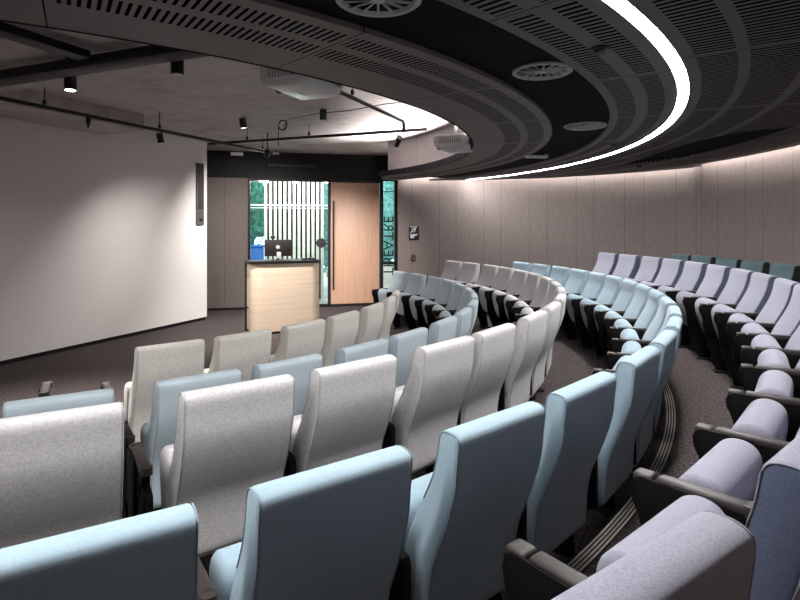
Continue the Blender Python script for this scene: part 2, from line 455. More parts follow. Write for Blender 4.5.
# glazed screen: black frame, one large pane, the narrow pane right of the door
bm = bmesh.new()
for s0, s1 in ((0.83, 0.875), (2.576, 2.63)): dbox(bm, s0, s1, 0.0, 2.87, -0.03, 0.09)
dbox(bm, 0.83, 2.63, 2.815, 2.87, -0.03, 0.09); dbox(bm, 0.83, 2.63, 0.0, 0.06, -0.03, 0.09)
w1 = struct(finish(bm, 'window_1', M['black'], smooth=False))
bm = bmesh.new(); dbox(bm, 0.87, 2.58, 0.06, 2.815, 0.02, 0.03)
finish(bm, 'window_pane', M['glass'], w1, smooth=False)
bm = bmesh.new()
for s0, s1 in ((3.77, 3.845), (4.115, 4.24)): dbox(bm, s0, s1, 0.0, 2.96, -0.03, 0.09)
dbox(bm, 3.8, 4.2, 2.90, 2.96, -0.03, 0.09); dbox(bm, 3.8, 4.2, 0.0, 0.06, -0.03, 0.09)
dbox(bm, 3.8, 4.2, 0.93, 1.0, -0.03, 0.09); dbox(bm, 3.8, 4.2, 2.62, 2.635, 0.0, 0.05)
w2 = struct(finish(bm, 'window_2', M['black'], smooth=False))
bm = bmesh.new(); dbox(bm, 3.84, 4.12, 0.06, 2.90, 0.02, 0.03)
finish(bm, 'window_pane', M['glass'], w2, smooth=False)
# vinyl lettering on the outside of the narrow pane, read from outdoors
cu = bpy.data.curves.new('lettering', 'FONT'); cu.body = 'THEATRE'; cu.size = 0.33; cu.space_character = 1.02; cu.extrude = 0.001
tmp = bpy.data.objects.new('tmp', cu); COL.objects.link(tmp)
dg = bpy.context.evaluated_depsgraph_get()
me = bpy.data.meshes.new_from_object(tmp.evaluated_get(dg)); bpy.data.objects.remove(tmp)
xs = [v.co.x for v in me.vertices]; ys = [v.co.y for v in me.vertices]
lx, ly = max(xs) - min(xs), max(ys) - min(ys)
for v in me.vertices:
    up = (v.co.x - min(xs)) / lx * 1.38            # runs bottom to top
    ac = (v.co.y - min(ys)) / ly * 0.235           # letter tops to the right seen from the room
    v.co = dw(3.865 + ac, 0.034 + v.co.z, 0.665 + up)
me.materials.append(M['black'])
lt = bpy.data.objects.new('lettering', me); COL.objects.link(lt); lt.parent = w2
# pivot door
d1 = thing('door_1', '', '', dw(2.63, 0, 0)); del d1['label']; del d1['category']; d1['kind'] = 'structure'
d1.rotation_euler = (0, 0, DRZ)
bm = bmesh.new(); box(bm, (0.565, 0.03, 1.435), (1.12, 0.05, 2.76), bev=0.003)
finish(bm, 'door_leaf', M['oak'], d1)
bm = bmesh.new(); box(bm, (0.565, 0.03, 2.842), (1.14, 0.1, 0.05)); box(bm, (0.565, 0.03, 0.028), (1.14, 0.08, 0.05))
finish(bm, 'door_frame', M['black'], d1, smooth=False)
bm = bmesh.new()
cyl(bm, (0.065, -0.06, 0.38), (0.065, -0.06, 2.39), 0.017, seg=14)
for z in (0.55, 2.2): cyl(bm, (0.065, -0.06, z), (0.065, 0.01, z), 0.010, seg=10)
finish(bm, 'door_handle', M['blackplastic'], d1)
# round plate on the glass beside the door
t = thing('door_control_plate', 'black round plate fixed on the glass left of the timber door', 'door control', dw(2.42, -0.01, 1.44), DRZ)
bm = bmesh.new(); cyl(bm, (0, 0.03, 0), (0, -0.005, 0), 0.11, seg=36)
finish(bm, 'disc', M['blackplastic'], t)
bm = bmesh.new(); box(bm, (0.07, -0.02, -0.005), (0.16, 0.025, 0.035), bev=0.006)
finish(bm, 'lever', M['blackplastic'], t)

# ------------------------------------------------------------------ outdoors beyond the glass
bm = bmesh.new(); dbox(bm, -6, 10, -0.12, -0.02, 0.2, 12)
struct(finish(bm, 'ground', M['paving'], smooth=False))
for k, (s_, o_) in enumerate(((1.12, 0.55), (1.86, 0.55), (2.62, 0.55))):
    t = thing('lobby_downlight', ('bright small downlight outside at the top of the large glass, ' + ('left one', 'middle one', 'right one near the door')[k]), 'light', dw(s_, o_, 2.86), DRZ, 'lobby downlights beyond the glass')
    bm = bmesh.new(); cyl(bm, (0, 0, -0.02), (0, 0, 0.06), 0.06, seg=24); finish(bm, 'housing', M['white'], t)
    bm = bmesh.new(); cyl(bm, (0, 0, -0.024), (0, 0, -0.02), 0.05, seg=24); finish(bm, 'lens', M['lamp'], t)
    l = bpy.data.lights.new('lobby_lamp', 'POINT'); l.energy = 45; l.shadow_soft_size = .05
    lo = bpy.data.objects.new('lobby_lamp', l); COL.objects.link(lo); lo.parent = t; lo.location = (0, -0.1, -0.12)
bm = bmesh.new(); dbox(bm, -1.5, 3.1, 2.92, 3.0, 0.17, 1.6)
struct(finish(bm, 'ceiling', M['white'], smooth=False))
t = thing('slatted_screen', 'tall cream vertical slatted screen standing outside behind the large glass pane', 'screen', dw(1.9, 1.25, 0), DRZ)
n = 13
for k in range(n):
    x = -0.70 + k * 0.1133
    bm = bmesh.new(); box(bm, (x, 0, 1.6), (0.068, 0.09, 3.24), bev=0.004)
    finish(bm, 'slat', M['slat'], t)
bm = bmesh.new(); box(bm, (-0.02, 0.16, 1.6), (1.42, 0.03, 3.2)); finish(bm, 'backing_board', M['darkwall'], t, smooth=False)
bm = bmesh.new(); box(bm, (-0.02, -0.07, 2.33), (2.3, 0.03, 0.03)); box(bm, (-0.02, -0.07, 2.26), (2.3, 0.02, 0.015)); finish(bm, 'white_bars', M['whiteplastic'], t, smooth=False)  # two thin white bars crossing in front of the slats
def shrub(name, label, loc, rx, ry, z0, z1, mat, nleaf):
    t = thing(name, label, 'tree', loc, 0)
    rnd = random.Random(hash((round(loc[0], 2), nleaf)) & 0xffff)
    bm = bmesh.new()
    for _ in range(nleaf):
        while True:
            p = Vector((rnd.uniform(-1, 1), rnd.uniform(-1, 1), rnd.uniform(-1, 1)))
            if .25 < p.length < 1: break
        c = Vector((p.x * rx, p.y * ry, (z0 + z1) / 2 + p.z * (z1 - z0) / 2))
        q = Matrix.Rotation(rnd.uniform(0, 6.28), 3, 'Z') @ Matrix.Rotation(rnd.uniform(0.2, 1.4), 3, 'X')
        s = rnd.uniform(.07, .13)
        v = [bm.verts.new(c + q @ Vector(w) * s) for w in ((-.5, 0, 0), (0, -.3, .12), (.8, 0, 0), (0, .3, .12))]
        bm.faces.new(v)
    core = bmesh.ops.create_icosphere(bm, subdivisions=3, radius=1.0)['verts']
    for v in core:
        q = 0.78 + 0.1 * sin(v.co.x * 7 + v.co.y * 5) + 0.08 * sin(v.co.z * 11)
        v.co = Vector((v.co.x * rx * q, v.co.y * ry * q, (z0 + z1) / 2 + v.co.z * (z1 - z0) / 2 * q))
    finish(bm, 'foliage', mat, t, smooth=False)
    bm = bmesh.new()
    tube(bm, [(0, 0, -0.05), (0.03, 0.02, z0 * .6 + z1 * .2), (-.02, 0, (z0 + z1) / 2), (0.02, 0, z1 * .8)], 0.045, 8)
    for k in range(5):
        a = k * 2.4
        tube(bm, [(0, 0, z0 + (z1 - z0) * (.2 + .1 * k)), (rx * .6 * cos(a), ry * .6 * sin(a), z0 + (z1 - z0) * (.35 + .1 * k))], 0.018, 6)
    finish(bm, 'trunk', M['bark'], t)
p = dw(0.55, 3.4, 0); shrub('garden_tree', 'green leafy tree outside, seen through the left edge of the large glass pane', p, .85, .7, 0.7, 3.9, M['leaf'], 2300)
p = dw(3.05, 3.6, 0); shrub('garden_tree', 'green leafy tree outside, seen between slatted screen and timber door', p, .55, .6, 0.2, 3.9, M['leaf2'], 1700)
p = dw(4.55, 3.3, 0); shrub('garden_tree', 'teal green tree outside behind the lettered narrow glass pane', p, .75, .7, 0.5, 4.0, M['leaf2'], 2300)
# low cream wall outside the narrow pane and blue crate left
bm = bmesh.new(); dbox(bm, 3.55, 5.2, -0.02, 0.92, 1.2, 1.3)
tag(finish(bm, 'garden_wall', M['cream'], smooth=False), 'low cream panel standing outside behind the narrow lettered pane', 'wall')
t = thing('storage_bin', 'bright blue bin standing outside at the left edge of the glass', 'bin', dw(0.9, 2.6, -0.02), DRZ)
bm = bmesh.new(); box(bm, (0, 0, 0.64), (0.5, 0.45, 1.28), bev=0.03); finish(bm, 'body', M['bluesheet'], t)
bm = bmesh.new(); box(bm, (0, 0, 1.31), (0.54, 0.5, 0.06), bev=0.02); finish(bm, 'lid', M['bluesheet'], t)

# ------------------------------------------------------------------ curved ceiling
A0 = -22.0
def clip(r): return lambda a: min(r, edge_r(a))
bm = bmesh.new(); sector(bm, lambda a: 5.24 if a < 130.5 else max(5.24, 3.97 / sin(radians(a))), clip(6.094), A0, 136.4, ZC, ZC + 0.03)
struct(finish(bm, 'ceiling', M['ring1']))
bm = bmesh.new(); sector(bm, 6.616, clip(7.115), A0, 131.6, ZC, ZC + 0.03)
struct(finish(bm, 'ceiling', M['ring2']))
# outer band with its lens-shaped dark opening (79..100 degrees)
L_IN = [(77.2, 8.40), (77.6, 8.22), (78.5, 8.02), (80, 7.89), (82.5, 7.78), (86.4, 7.72), (91, 7.74), (96, 7.83), (100.3, 7.93)]
L_OUT = [(77.2, 8.41), (78.5, 8.43), (82, 8.43), (86, 8.42), (91, 8.41), (94, 8.34), (97, 8.21), (100.3, 7.94)]
def lerp_tab(tab, a):
    if a <= tab[0][0]: return tab[0][1]
    for (a0, r0), (a1, r1) in zip(tab, tab[1:]):
        if a <= a1: return r0 + (r1 - r0) * (a - a0) / (a1 - a0)
    return tab[-1][1]
bm = bmesh.new()
sector(bm, 7.188, edge_r, A0, 77.2, ZC, ZC + 0.03)
sector(bm, 7.188, lambda a: lerp_tab(L_IN, a), 77.2, 100.3, ZC, ZC + 0.03, step=.5)
sector(bm, lambda a: lerp_tab(L_OUT, a), edge_r, 77.2, 100.3, ZC, ZC + 0.03, step=.25)
sector(bm, 7.188, edge_r, 100.3, 126.8, ZC, ZC + 0.03, step=.5)
struct(finish(bm, 'ceiling', M['ring3']))
# dark plenum boards above the gap, the lens and the strip
bm = bmesh.new()
sector(bm, 6.05, 6.66, A0, 129, ZC + 0.032, ZC + 0.05); sector(bm, 7.6, 8.5, 75, 102, ZC + 0.032, ZC + 0.05)
struct(finish(bm, 'ceiling', M['void']))
# lip and inner fascia
bm = bmesh.new(); sector(bm, 5.225, 5.245, A0, 131.5, ZC - 0.002, ZC + 0.10)
sector(bm, 5.24, 5.9, 130.95, 131.5, ZC - 0.002, ZC + 0.10)
struct(finish(bm, 'trim_5', M['void']))
fas = [tuple(polar(5.43, 131 - k * 1.5).xy) for k in range(0, 103)]
wall_strip('wall_fascia', fas, ZC + 0.03, ZS, M['fascia'], 0.05, 1)
# continuous light line
t = tag(None or finish((lambda b: (sector(b, 7.117, 7.186, A0, 126.9, ZC + 0.004, ZC + 0.02, step=.75), b)[1])(bmesh.new()), 'light_strip', M['strip']),
        'long curved white light strip recessed in the dark ceiling', 'light')
# cove LEDs above the ceiling edge, washing the walls
bm = bmesh.new()
sector(bm, lambda a: edge_r(a) - 0.03, lambda a: edge_r(a) - 0.004, 20, 99.5, ZC + 0.10, ZC + 0.13)
sector(bm, lambda a: edge_r(a) - 0.03, lambda a: edge_r(a) - 0.004, 101.7, 136, ZC + 0.10, ZC + 0.13, step=.5)
struct(finish(bm, 'trim_6', M['cove']))
bm = bmesh.new(); sector(bm, 5.28, 5.36, 76, 130, ZC + 0.031, ZC + 0.045)
struct(finish(bm, 'trim_7', M['white']))
for a in (80, 86.5, 93, 99.5, 106, 112.5, 119, 125.5):
    l = bpy.data.lights.new('trough_lamp', 'AREA'); l.shape = 'RECTANGLE'; l.size = 0.5; l.size_y = 0.05; l.energy = 42; l.color = (1, .96, .94); l.spread = radians(110)
    lo = bpy.data.objects.new('trough_lamp', l); COL.objects.link(lo); lo.location = polar(5.32, a, ZC + 0.055)
    d = polar(-1, a) * 1.3 + Vector((0, 0, 1)); lo.rotation_euler = d.to_track_quat('-Z', 'Y').to_euler()
    lo.rotation_euler = (d.to_track_quat('-Z', 'Y')).to_euler()

# air diffusers in the dark gap
def diffuser(a, r, label):
    t = thing('air_diffuser', label, 'air vent', polar(6.41, a, ZC + 0.031), radians(a), 'round air diffusers in the dark ceiling gap')
    bm = bmesh.new()
    ro, ri = r, r * .82
    prof = [(ro, 0), (ro, -0.012), (ro - .012, -0.02), (ri + .01, -0.016), (ri, 0.0)]
    n = 40; rings = []
    for k in range(n):
        an = 2 * pi * k / n
        rings.append([bm.verts.new((q * cos(an), q * sin(an), z)) for q, z in prof])
    for k in range(n):
        A, B = rings[k], rings[(k + 1) % n]
        for j in range(len(prof) - 1): bm.faces.new((A[j], B[j], B[j + 1], A[j + 1]))
    finish(bm, 'outer_ring', M['greymetal'], t)
    bm = bmesh.new()
    for k in range(14):
        an = 2 * pi * k / 14
        box(bm, (r * .5 * cos(an), r * .5 * sin(an), -0.008), (r * .68, 0.006, 0.012), rot=Matrix.Rotation(an, 3, 'Z') @ Matrix.Rotation(.5, 3, 'X'))
    finish(bm, 'vanes', M['greymetal'], t, smooth=False)
    bm = bmesh.new(); cyl(bm, (0, 0, 0.0), (0, 0, -0.018), r * .2, r * .14, 24)
    finish(bm, 'hub', M['greymetal'], t)
diffuser(54.9, 0.19, 'round spoked air diffuser in the dark ceiling gap, the middle and largest looking one')
diffuser(74.1, 0.205, 'round spoked air diffuser in the ceiling gap, the farthest, above the light strip bend')
diffuser(41.4, 0.19, 'round spoked air diffuser cut by the top edge of the picture')
for a, R, lab in ((52.1, 6.87, 'small dark round detector on the perforated ceiling nearest the camera'), (83.9, 6.885, 'small dark round detector beside the far bend of the light strip'),
                  (101.2, 8.31, 'small dark round detector near the ceiling edge by the panelled wall')):
    t = thing('smoke_detector', lab, 'detector', polar(R, a, ZC), 0)
    bm = bmesh.new(); cyl(bm, (0, 0, 0), (0, 0, -0.012), 0.055, 0.052, 28); finish(bm, 'base', M['blackplastic'], t)
    bm = bmesh.new(); cyl(bm, (0, 0, -0.012), (0, 0, -0.03), 0.04, 0.03, 28); finish(bm, 'sensor', M['blackplastic'], t)
t = thing('emergency_light', 'small pale rectangular light hanging in the dark ceiling gap near the wall', 'light', (6.18, 0.27, ZC + 0.032), 0.2)
bm = bmesh.new(); box(bm, (0, 0, -0.055), (0.30, 0.10, 0.035), bev=0.008); finish(bm, 'housing', M['whiteplastic'], t)
bm = bmesh.new(); cyl(bm, (0.06, 0, 0), (0.06, 0, -0.04), 0.012); cyl(bm, (-0.06, 0, 0), (-0.06, 0, -0.04), 0.012); finish(bm, 'bracket', M['blackplastic'], t)
bm = bmesh.new(); box(bm, (0.17, 0.05, -0.02), (0.07, 0.03, 0.03), bev=0.005); finish(bm, 'sensor', M['ventgrey'], t)

# ------------------------------------------------------------------ tracks, pipes and spots
def bar(name, label, cat, p0, p1, w, h, mats, hangers=(), round_=False, ztop=ZS, parts=True):
    p0 = Vector(p0); p1 = Vector(p1); c = (p0 + p1) / 2; d = p1 - p0
    t = thing(name, label, cat, c, atan2(d.y, d.x)); L = d.length
    bm = bmesh.new()
    if round_: cyl(bm, (-L / 2, 0, 0), (L / 2, 0, 0), w / 2, seg=16)
    else: box(bm, (0, 0, 0), (L, w, h), bev=0.004)
    finish(bm, 'bar', mats, t)
    for f in hangers:
        x = -L / 2 + f * L
        bm = bmesh.new(); cyl(bm, (x, 0, h / 2 if not round_ else w / 2), (x, 0, ztop - c.z), 0.006, seg=8)
        cyl(bm, (x, 0, h * .5 + .01), (x, 0, h * .5 + .06), 0.02, seg=10)
        finish(bm, 'hanger', M['black'], t)
    return t
bar('cable_tray', 'thick black cable tray under the concrete beam at top left', 'cable tray', st(-1.53, 0.9, 3.10), st(-1.57, 4.9, 3.10), 0.18, 0.08, M['black'], (.2, .6, .85), ztop=3.21)
bar('cable_tray', 'thick black bar running diagonally into the top left corner of the picture', 'cable tray', st(-3.0, 3.64, 3.125), st(-1.68, 3.64, 3.125), 0.15, 0.06, M['black'], (.5,))
bar('lighting_track', 'long thin black track along the white screen wall', 'lighting track', st(-3.0, 1.28, 3.18), st(3.95, 1.44, 3.18), 0.045, 0.04, M['black'], (.38, .62, .96))
bar('lighting_track', 'thin black track crossing the ceiling in front of the dark bulkhead', 'lighting track', st(2.88, 0.90, 3.232), st(2.92, 4.85, 3.232), 0.04, 0.04, M['black'], (.2, .5))
bar('cable_pipe', 'thin black pipe behind the large projector, ending in an elbow', 'pipe', st(-0.6, 4.78, 3.2), st(2.05, 4.81, 3.2), 0.045, 0.045, M['black'], (.46,), round_=True)
pe = bpy.data.objects[-1] if False else [o for o in COL.objects if o.name.startswith('cable_pipe')][-1]
L = 2.65
bm = bmesh.new(); tube(bm, [(L / 2 - .01, 0, 0), (L / 2 + .03, 0, -0.01), (L / 2 + .045, 0, -0.04), (L / 2 + .045, 0, -0.14)], 0.024, 10)
finish(bm, 'elbow', M['black'], pe)
# thin cable and its coil under the slab
pts = [st(1.9, 3.05, 3.12)]
coil = [st(1.9, 3.05 + 0.07 * sin(k * .5), 3.24 - 0.07 * cos(k * .5)) for k in range(26)]
run = [st(1.92, 3.12, 3.32), st(1.85, 3.6, 3.35), st(1.75, 4.2, 3.33), st(1.7, 4.7, 3.36), st(1.66, 5.4, 3.36)]
bm = bmesh.new(); tube(bm, coil, 0.009, 6); tube(bm, [coil[0]] + run, 0.006, 6); tube(bm, [st(1.9, 2.98, 3.24), st(1.9, 2.98, 2.95)], 0.006, 6)
tag(finish(bm, 'hanging_cable', M['black']), 'thin black cable with a small coil hanging under the concrete ceiling', 'cable')

def spot(label, p, top, lit, aim=None, power=0.0, size=70, blend=.6, rad=0.05, length=0.17, ball=False):
    p = Vector(p)
    t = thing('spotlight', label, 'spotlight', p, 0, 'black ceiling spotlights')
    d = (Vector(aim) - p).normalized() if aim is not None else Vector((0, 0, -1))
    e = -d * (length / 2)
    bm = bmesh.new(); cyl(bm, e, -e, rad, seg=28); finish(bm, 'body', M['blackplastic'], t)
    bm = bmesh.new(); cyl(bm, -e, -e + d * 0.003, rad * .8, seg=28); finish(bm, 'lens', M['lamp'] if lit else M['lampoff'], t)
    bm = bmesh.new(); q = e if aim is None else Vector((0, 0, 0))
    if aim is not None: q = Vector((0, rad + .008, 0)); cyl(bm, (0, 0, 0), q, 0.014, seg=8)
    cyl(bm, q, (q.x, q.y, top - p.z), 0.011, seg=10); finish(bm, 'stem', M['black'], t)
    if power:
        l = bpy.data.lights.new('spot_lamp', 'SPOT'); l.energy = power; l.spot_size = radians(size); l.spot_blend = blend
        l.color = (1, 0.96, 0.92); l.shadow_soft_size = 0.04
        lo = bpy.data.objects.new('spot_lamp', l); COL.objects.link(lo); lo.parent = t
        lo.location = d * (length / 2 + 0.02); lo.rotation_euler = d.to_track_quat('-Z', 'Y').to_euler()
PW = 290
spot('lit black cylinder spotlight hanging from the tray at upper left', st(-1.32, 3.02, 3.085), 3.21, True, None, PW * 4.5, 85, 0.9)
spot('lit black spotlight on the track close to the white wall', st(1.30, 1.40, 3.07), 3.16, True, st(2.7, 0.9, 0.0), PW * 0.7, 125, 1.0, length=.13, rad=.045)
spot('lit black spotlight under the concrete, between white wall and large projector', st(2.08, 2.23, 3.36), ZS, True, (2.2, 2.0, 0.6), PW * 3.2, 80, 1.0, length=.14, rad=.05)
spot('lit black spotlight in front of the dark bulkhead above the lectern', st(3.35, 1.75, 3.08), ZS, True, (1.1, 4.85, 0.6), PW * 1.6, 116, 1.0, length=.15, rad=.045)
spot('unlit black spotlight under the concrete ceiling right below the large projector', st(2.01, 3.64, 3.36), ZS, False, None, 0, length=.15, rad=.05)
spot('unlit black spotlight beside the perforated ceiling, left of the large projector', st(-1.36, 4.26, 3.10), 3.21, False, None, 0, length=.20, rad=.05)
spot('tilted black spotlight at the right end of the crossing track', st(2.85, 4.42, 3.07), 3.18, True, (3.3, 4.4, 1.0), PW * 3.5, 55, 1.0, length=.19, rad=.04)
t = thing('speaker_pendant', 'tiny black cone hanging on the track along the white wall', 'fixture', st(0.18, 1.37, 3.16), 0)
bm = bmesh.new(); cyl(bm, (0, 0, 0.0), (0, 0, -0.05), 0.03); finish(bm, 'base', M['black'], t)
bm = bmesh.new(); cyl(bm, (0, 0, -0.05), (0, 0, -0.13), 0.03, 0.008); finish(bm, 'cone', M['black'], t)
# bulkhead fittings
t = thing('emergency_light', 'small white rectangular light on the dark bulkhead left of the glass', 'light', dw(0.6, -0.05, 3.385), DRZ)
bm = bmesh.new(); box(bm, (0, 0, 0), (0.26, 0.06, 0.07), bev=0.01); finish(bm, 'housing', M['whiteplastic'], t)
bm = bmesh.new(); box(bm, (0, -0.032, -0.008), (0.22, 0.01, 0.03)); finish(bm, 'lens', M['label'], t)
t = thing('air_grille', 'long dark slot air grille on the bulkhead above the glass', 'air vent', dw(1.77, -0.03, 3.17), DRZ)
bm = bmesh.new(); box(bm, (0, 0, 0), (1.06, 0.03, 0.07), bev=0.004); finish(bm, 'frame', M['black'], t)
bm = bmesh.new()
for k in range(12): box(bm, (-.48 + k * .087, -0.016, 0), (0.05, 0.008, 0.012))
finish(bm, 'blades', M['spkbody'], t, smooth=False)
t = thing('ceiling_sensor', 'small pale sensor with bracket hung just above the bulkhead', 'sensor', dw(1.42, -0.4, 3.38), DRZ)
bm = bmesh.new(); box(bm, (0, 0, 0), (0.14, 0.12, 0.05), bev=0.012); finish(bm, 'housing', M['ventgrey'], t)
bm = bmesh.new(); cyl(bm, (0, 0, 0.02), (0, 0, ZS - 3.38), 0.012); box(bm, (.22, 0, 0.01), (.3, .03, .02)); finish(bm, 'bracket', M['black'], t)

# column loudspeaker on the screen wall
t = thing('column_speaker', 'slim grey vertical column loudspeaker mounted at the right end of the white wall', 'loudspeaker', st(3.645, 0.0, 1.84), WRZ)
bm = bmesh.new(); box(bm, (0, -0.02, 0.59), (0.19, 0.04, 1.18), bev=0.006); finish(bm, 'body', M['spkbody'], t)
bm = bmesh.new(); box(bm, (0, -0.042, 0.73), (0.15, 0.008, 0.86), bev=0.002); finish(bm, 'grille', simple('grille_grey', (.03, .027, .025), .7), t)
bm = bmesh.new(); box(bm, (0, -0.042, 0.17), (0.15, 0.008, 0.22), bev=0.002); finish(bm, 'lower_grille', simple('grille_grey_2', (.06, .055, .05), .6), t)
bm = bmesh.new(); cyl(bm, (0, -0.04, 0.10), (0, -0.05, 0.10), 0.03); finish(bm, 'port', M['black'], t)

# ------------------------------------------------------------------ projectors
def projector(label, loc, rz, w, d, h, top):
    t = thing('projector', label, 'projector', loc, rz)
    bm = bmesh.new()
    loop = [Vector(p) for p in ((-d / 2, h * .45), (-d / 2 + .01, h * .93), (-d / 2 + .05, h), (d / 2 - .05, h), (d / 2 - .01, h * .93), (d / 2, h * .45), (d / 2 - .03, h * .16), (d / 2 - .09, 0.0), (-d / 2 + .09, 0), (-d / 2 + .03, h * .16))]
    loft_cushion(bm, loop, w / 2, 0.03)
    finish(bm, 'body', M['whiteplastic'], t, sharp=50)
    for sx in (-1, 1):
        bm = bmesh.new(); box(bm, (sx * (w / 2 + .001), 0, h * .62), (0.006, d * .62, h * .46)); 
        for k in range(11): box(bm, (sx * (w / 2 + .005), -d * .28 + k * d * .056, h * .62), (0.008, d * .02, h * .44), mi=1)
        finish(bm, 'vent', [M['ventgrey'], M['whiteplastic']], t, smooth=False)
    bm = bmesh.new(); box(bm, (0, -d / 2 - .001, h * .6), (w * .72, 0.008, h * .5))
    for k in range(7): box(bm, (-w * .3 + k * w * .1, -d / 2 - .006, h * (.5 + .2 * (k % 2))), (w * .05, .012, h * .13), mi=1)
    finish(bm, 'connector_panel', [M['ventgrey'], M['black']], t, smooth=False)
    bm = bmesh.new(); cyl(bm, (w * .12, d / 2 - .02, h * .5), (w * .12, d / 2 + .03, h * .5), 0.055, seg=28); cyl(bm, (w * .12, d / 2 + .03, h * .5), (w * .12, d / 2 + .033, h * .5), 0.042, seg=28)
    finish(bm, 'lens', M['black'], t)
    bm = bmesh.new(); box(bm, (.02, .02, -0.001), (.085, .012, .004)); finish(bm, 'badge', M['ventgrey'], t, smooth=False)
    bm = bmesh.new(); box(bm, (0, 0, h + .012), (.22, .22, .02), bev=.004); cyl(bm, (0, 0, h + .02), (0, 0, top - loc[2]), .025, seg=16)
    finish(bm, 'mount', M['whiteplastic'], t)
aim = atan2(-WN.y, -WN.x) - pi / 2                       # local +Y towards the screen wall
projector('large white projector hanging by the edge of the perforated ceiling, nearer to camera', (3.59, -3.02, 2.825), aim, 0.50, 0.46, 0.17, ZS)
projector('smaller looking white projector hanging at the far bend of the ceiling', (5.03, -0.30, 2.755), aim, 0.50, 0.44, 0.18, ZS)

# ------------------------------------------------------------------ wall sign and call point
WALLPT = Vector((4.64, 4.625)); wrz = atan2(4.54 - 4.66, 5.42 - 4.29)
t = thing('wall_sign', 'small black sign with white symbol and text lines on the panelled wall', 'sign', (4.635, 4.615, 1.52), wrz)
bm = bmesh.new(); box(bm, (0, 0, 0.15), (0.215, 0.012, 0.30), bev=0.003); finish(bm, 'plate', M['black'], t)
bm = bmesh.new()
ear = [(-.07, 0.165), (-.05, .19), (-.03, .175), (-.035, .20), (-.045, .225), (-.03, .25), (0, .255), (.025, .24), (.03, .215), (.015, .195), (.0, .18), (.0, .16)]
tube(bm, [(x, -0.008, z) for x, z in ear], 0.007, 6)
tube(bm, [(-.08, -.008, .15), (.05, -.008, .275)], 0.005, 6)
tube(bm, [(-.015, -.008, .225), (0.005, -.008, .23), (.008, -.008, .21)], 0.005, 6)
finish(bm, 'symbol', M['label'], t)
bm = bmesh.new()
box(bm, (-.01, -.007, .283), (.15, .004, .012))
for k, (w, x) in enumerate(((.165, 0.0), (.13, -.015), (.09, -.035), (.09, -.035), (.07, -.045))): box(bm, (x, -.007, .122 - k * .018), (w, .004, .010))
finish(bm, 'text_lines', M['label'], t, smooth=False)
t = thing('call_point', 'small black box on the wall directly below the black sign', 'call point', (4.625, 4.618, 1.08), wrz)
bm = bmesh.new(); box(bm, (0, -0.02, 0.07), (0.09, 0.05, 0.13), bev=0.006); finish(bm, 'box', M['blackplastic'], t)
bm = bmesh.new(); box(bm, (0.01, -0.048, 0.045), (0.03, 0.006, 0.03), bev=0.002); finish(bm, 'button', simple('dim_red', (.12, .05, .04), .5), t)

# ------------------------------------------------------------------ lectern
t = thing('lectern', 'curved pale timber lectern with black top on the stage floor', 'lectern', (2.31, 2.44, 0), radians(25))
def rrect(w, d, r, n=10):
    pts = []
    for cx, cy, a0 in ((-w / 2 + r, -d / 2 + r, 180), (w / 2 - r, -d / 2 + r, 270)):
        for k in range(n + 1):
            a = radians(a0 + 90 * k / n); pts.append((cx + r * cos(a), cy + r * sin(a)))
    return [(-w / 2, d / 2)] + pts + [(w / 2, d / 2)]
def vprism(bm, poly, z0, z1):
    a = [bm.verts.new((x, y, z0)) for x, y in poly]; b = [bm.verts.new((x, y, z1)) for x, y in poly]
    bm.faces.new(a); bm.faces.new(list(reversed(b)))
    for k in range(len(poly)): bm.faces.new((a[k], a[(k + 1) % len(poly)], b[(k + 1) % len(poly)], b[k]))
bm = bmesh.new(); vprism(bm, rrect(1.20, 0.55, 0.20), 0.04, 1.18); finish(bm, 'body', M['ash'], t)
bm = bmesh.new(); vprism(bm, rrect(1.16, 0.51, 0.18), 0.0, 0.04); finish(bm, 'plinth', M['black'], t)
bm = bmesh.new(); vprism(bm, rrect(1.26, 0.60, 0.22), 1.18, 1.225); finish(bm, 'top', M['black'], t)
bm = bmesh.new(); box(bm, (-0.605, 0.262, 0.60), (0.04, 0.06, 1.18)); finish(bm, 'edge_trim', M['black'], t, smooth=False)
bm = bmesh.new(); box(bm, (-0.605, 0.14, 0.42), (0.014, 0.20, 0.018)); finish(bm, 'handle', M['black'], t, smooth=False)
t = thing('monitor', 'black computer monitor seen from behind on the lectern top', 'monitor', (2.20, 2.45, 1.225), radians(8))
bm = bmesh.new(); box(bm, (0, 0, 0.21), (0.46, 0.03, 0.29), bev=0.008); finish(bm, 'screen', M['blackplastic'], t)
bm = bmesh.new(); box(bm, (0.0, -0.01, 0.005), (0.20, 0.16, 0.01), bev=.003); box(bm, (0.0, -0.03, 0.1), (0.05, 0.02, 0.2)); finish(bm, 'stand', M['blackplastic'], t)
bm = bmesh.new(); box(bm, (0.02, -0.045, 0.085), (0.075, 0.01, 0.11), bev=.004); finish(bm, 'cable_box', M['ventgrey'], t)
bm = bmesh.new(); cyl(bm, (0.0, -0.015, 0.225), (0.0, -0.02, 0.225), 0.035); finish(bm, 'emblem', M['ventgrey'], t)
t = thing('webcam', 'small black webcam perched on top of the lectern monitor', 'webcam', (2.11, 2.44, 1.601), radians(8))
bm = bmesh.new(); box(bm, (0, 0, 0.02), (0.075, 0.05, 0.05), bev=.008); finish(bm, 'body', M['blackplastic'], t)
bm = bmesh.new(); box(bm, (0, 0.0, -0.008), (0.03, 0.03, 0.024)); finish(bm, 'clip', M['blackplastic'], t)
bm = bmesh.new(); box(bm, (2.72, 2.56, 1.24), (0.24, 0.14, 0.03), rot=Matrix.Rotation(radians(25), 3, 'Z'), bev=.006)
tag(finish(bm, 'control_panel', M['blackplastic']), 'flat black control panel lying at the right of the lectern top', 'control panel')

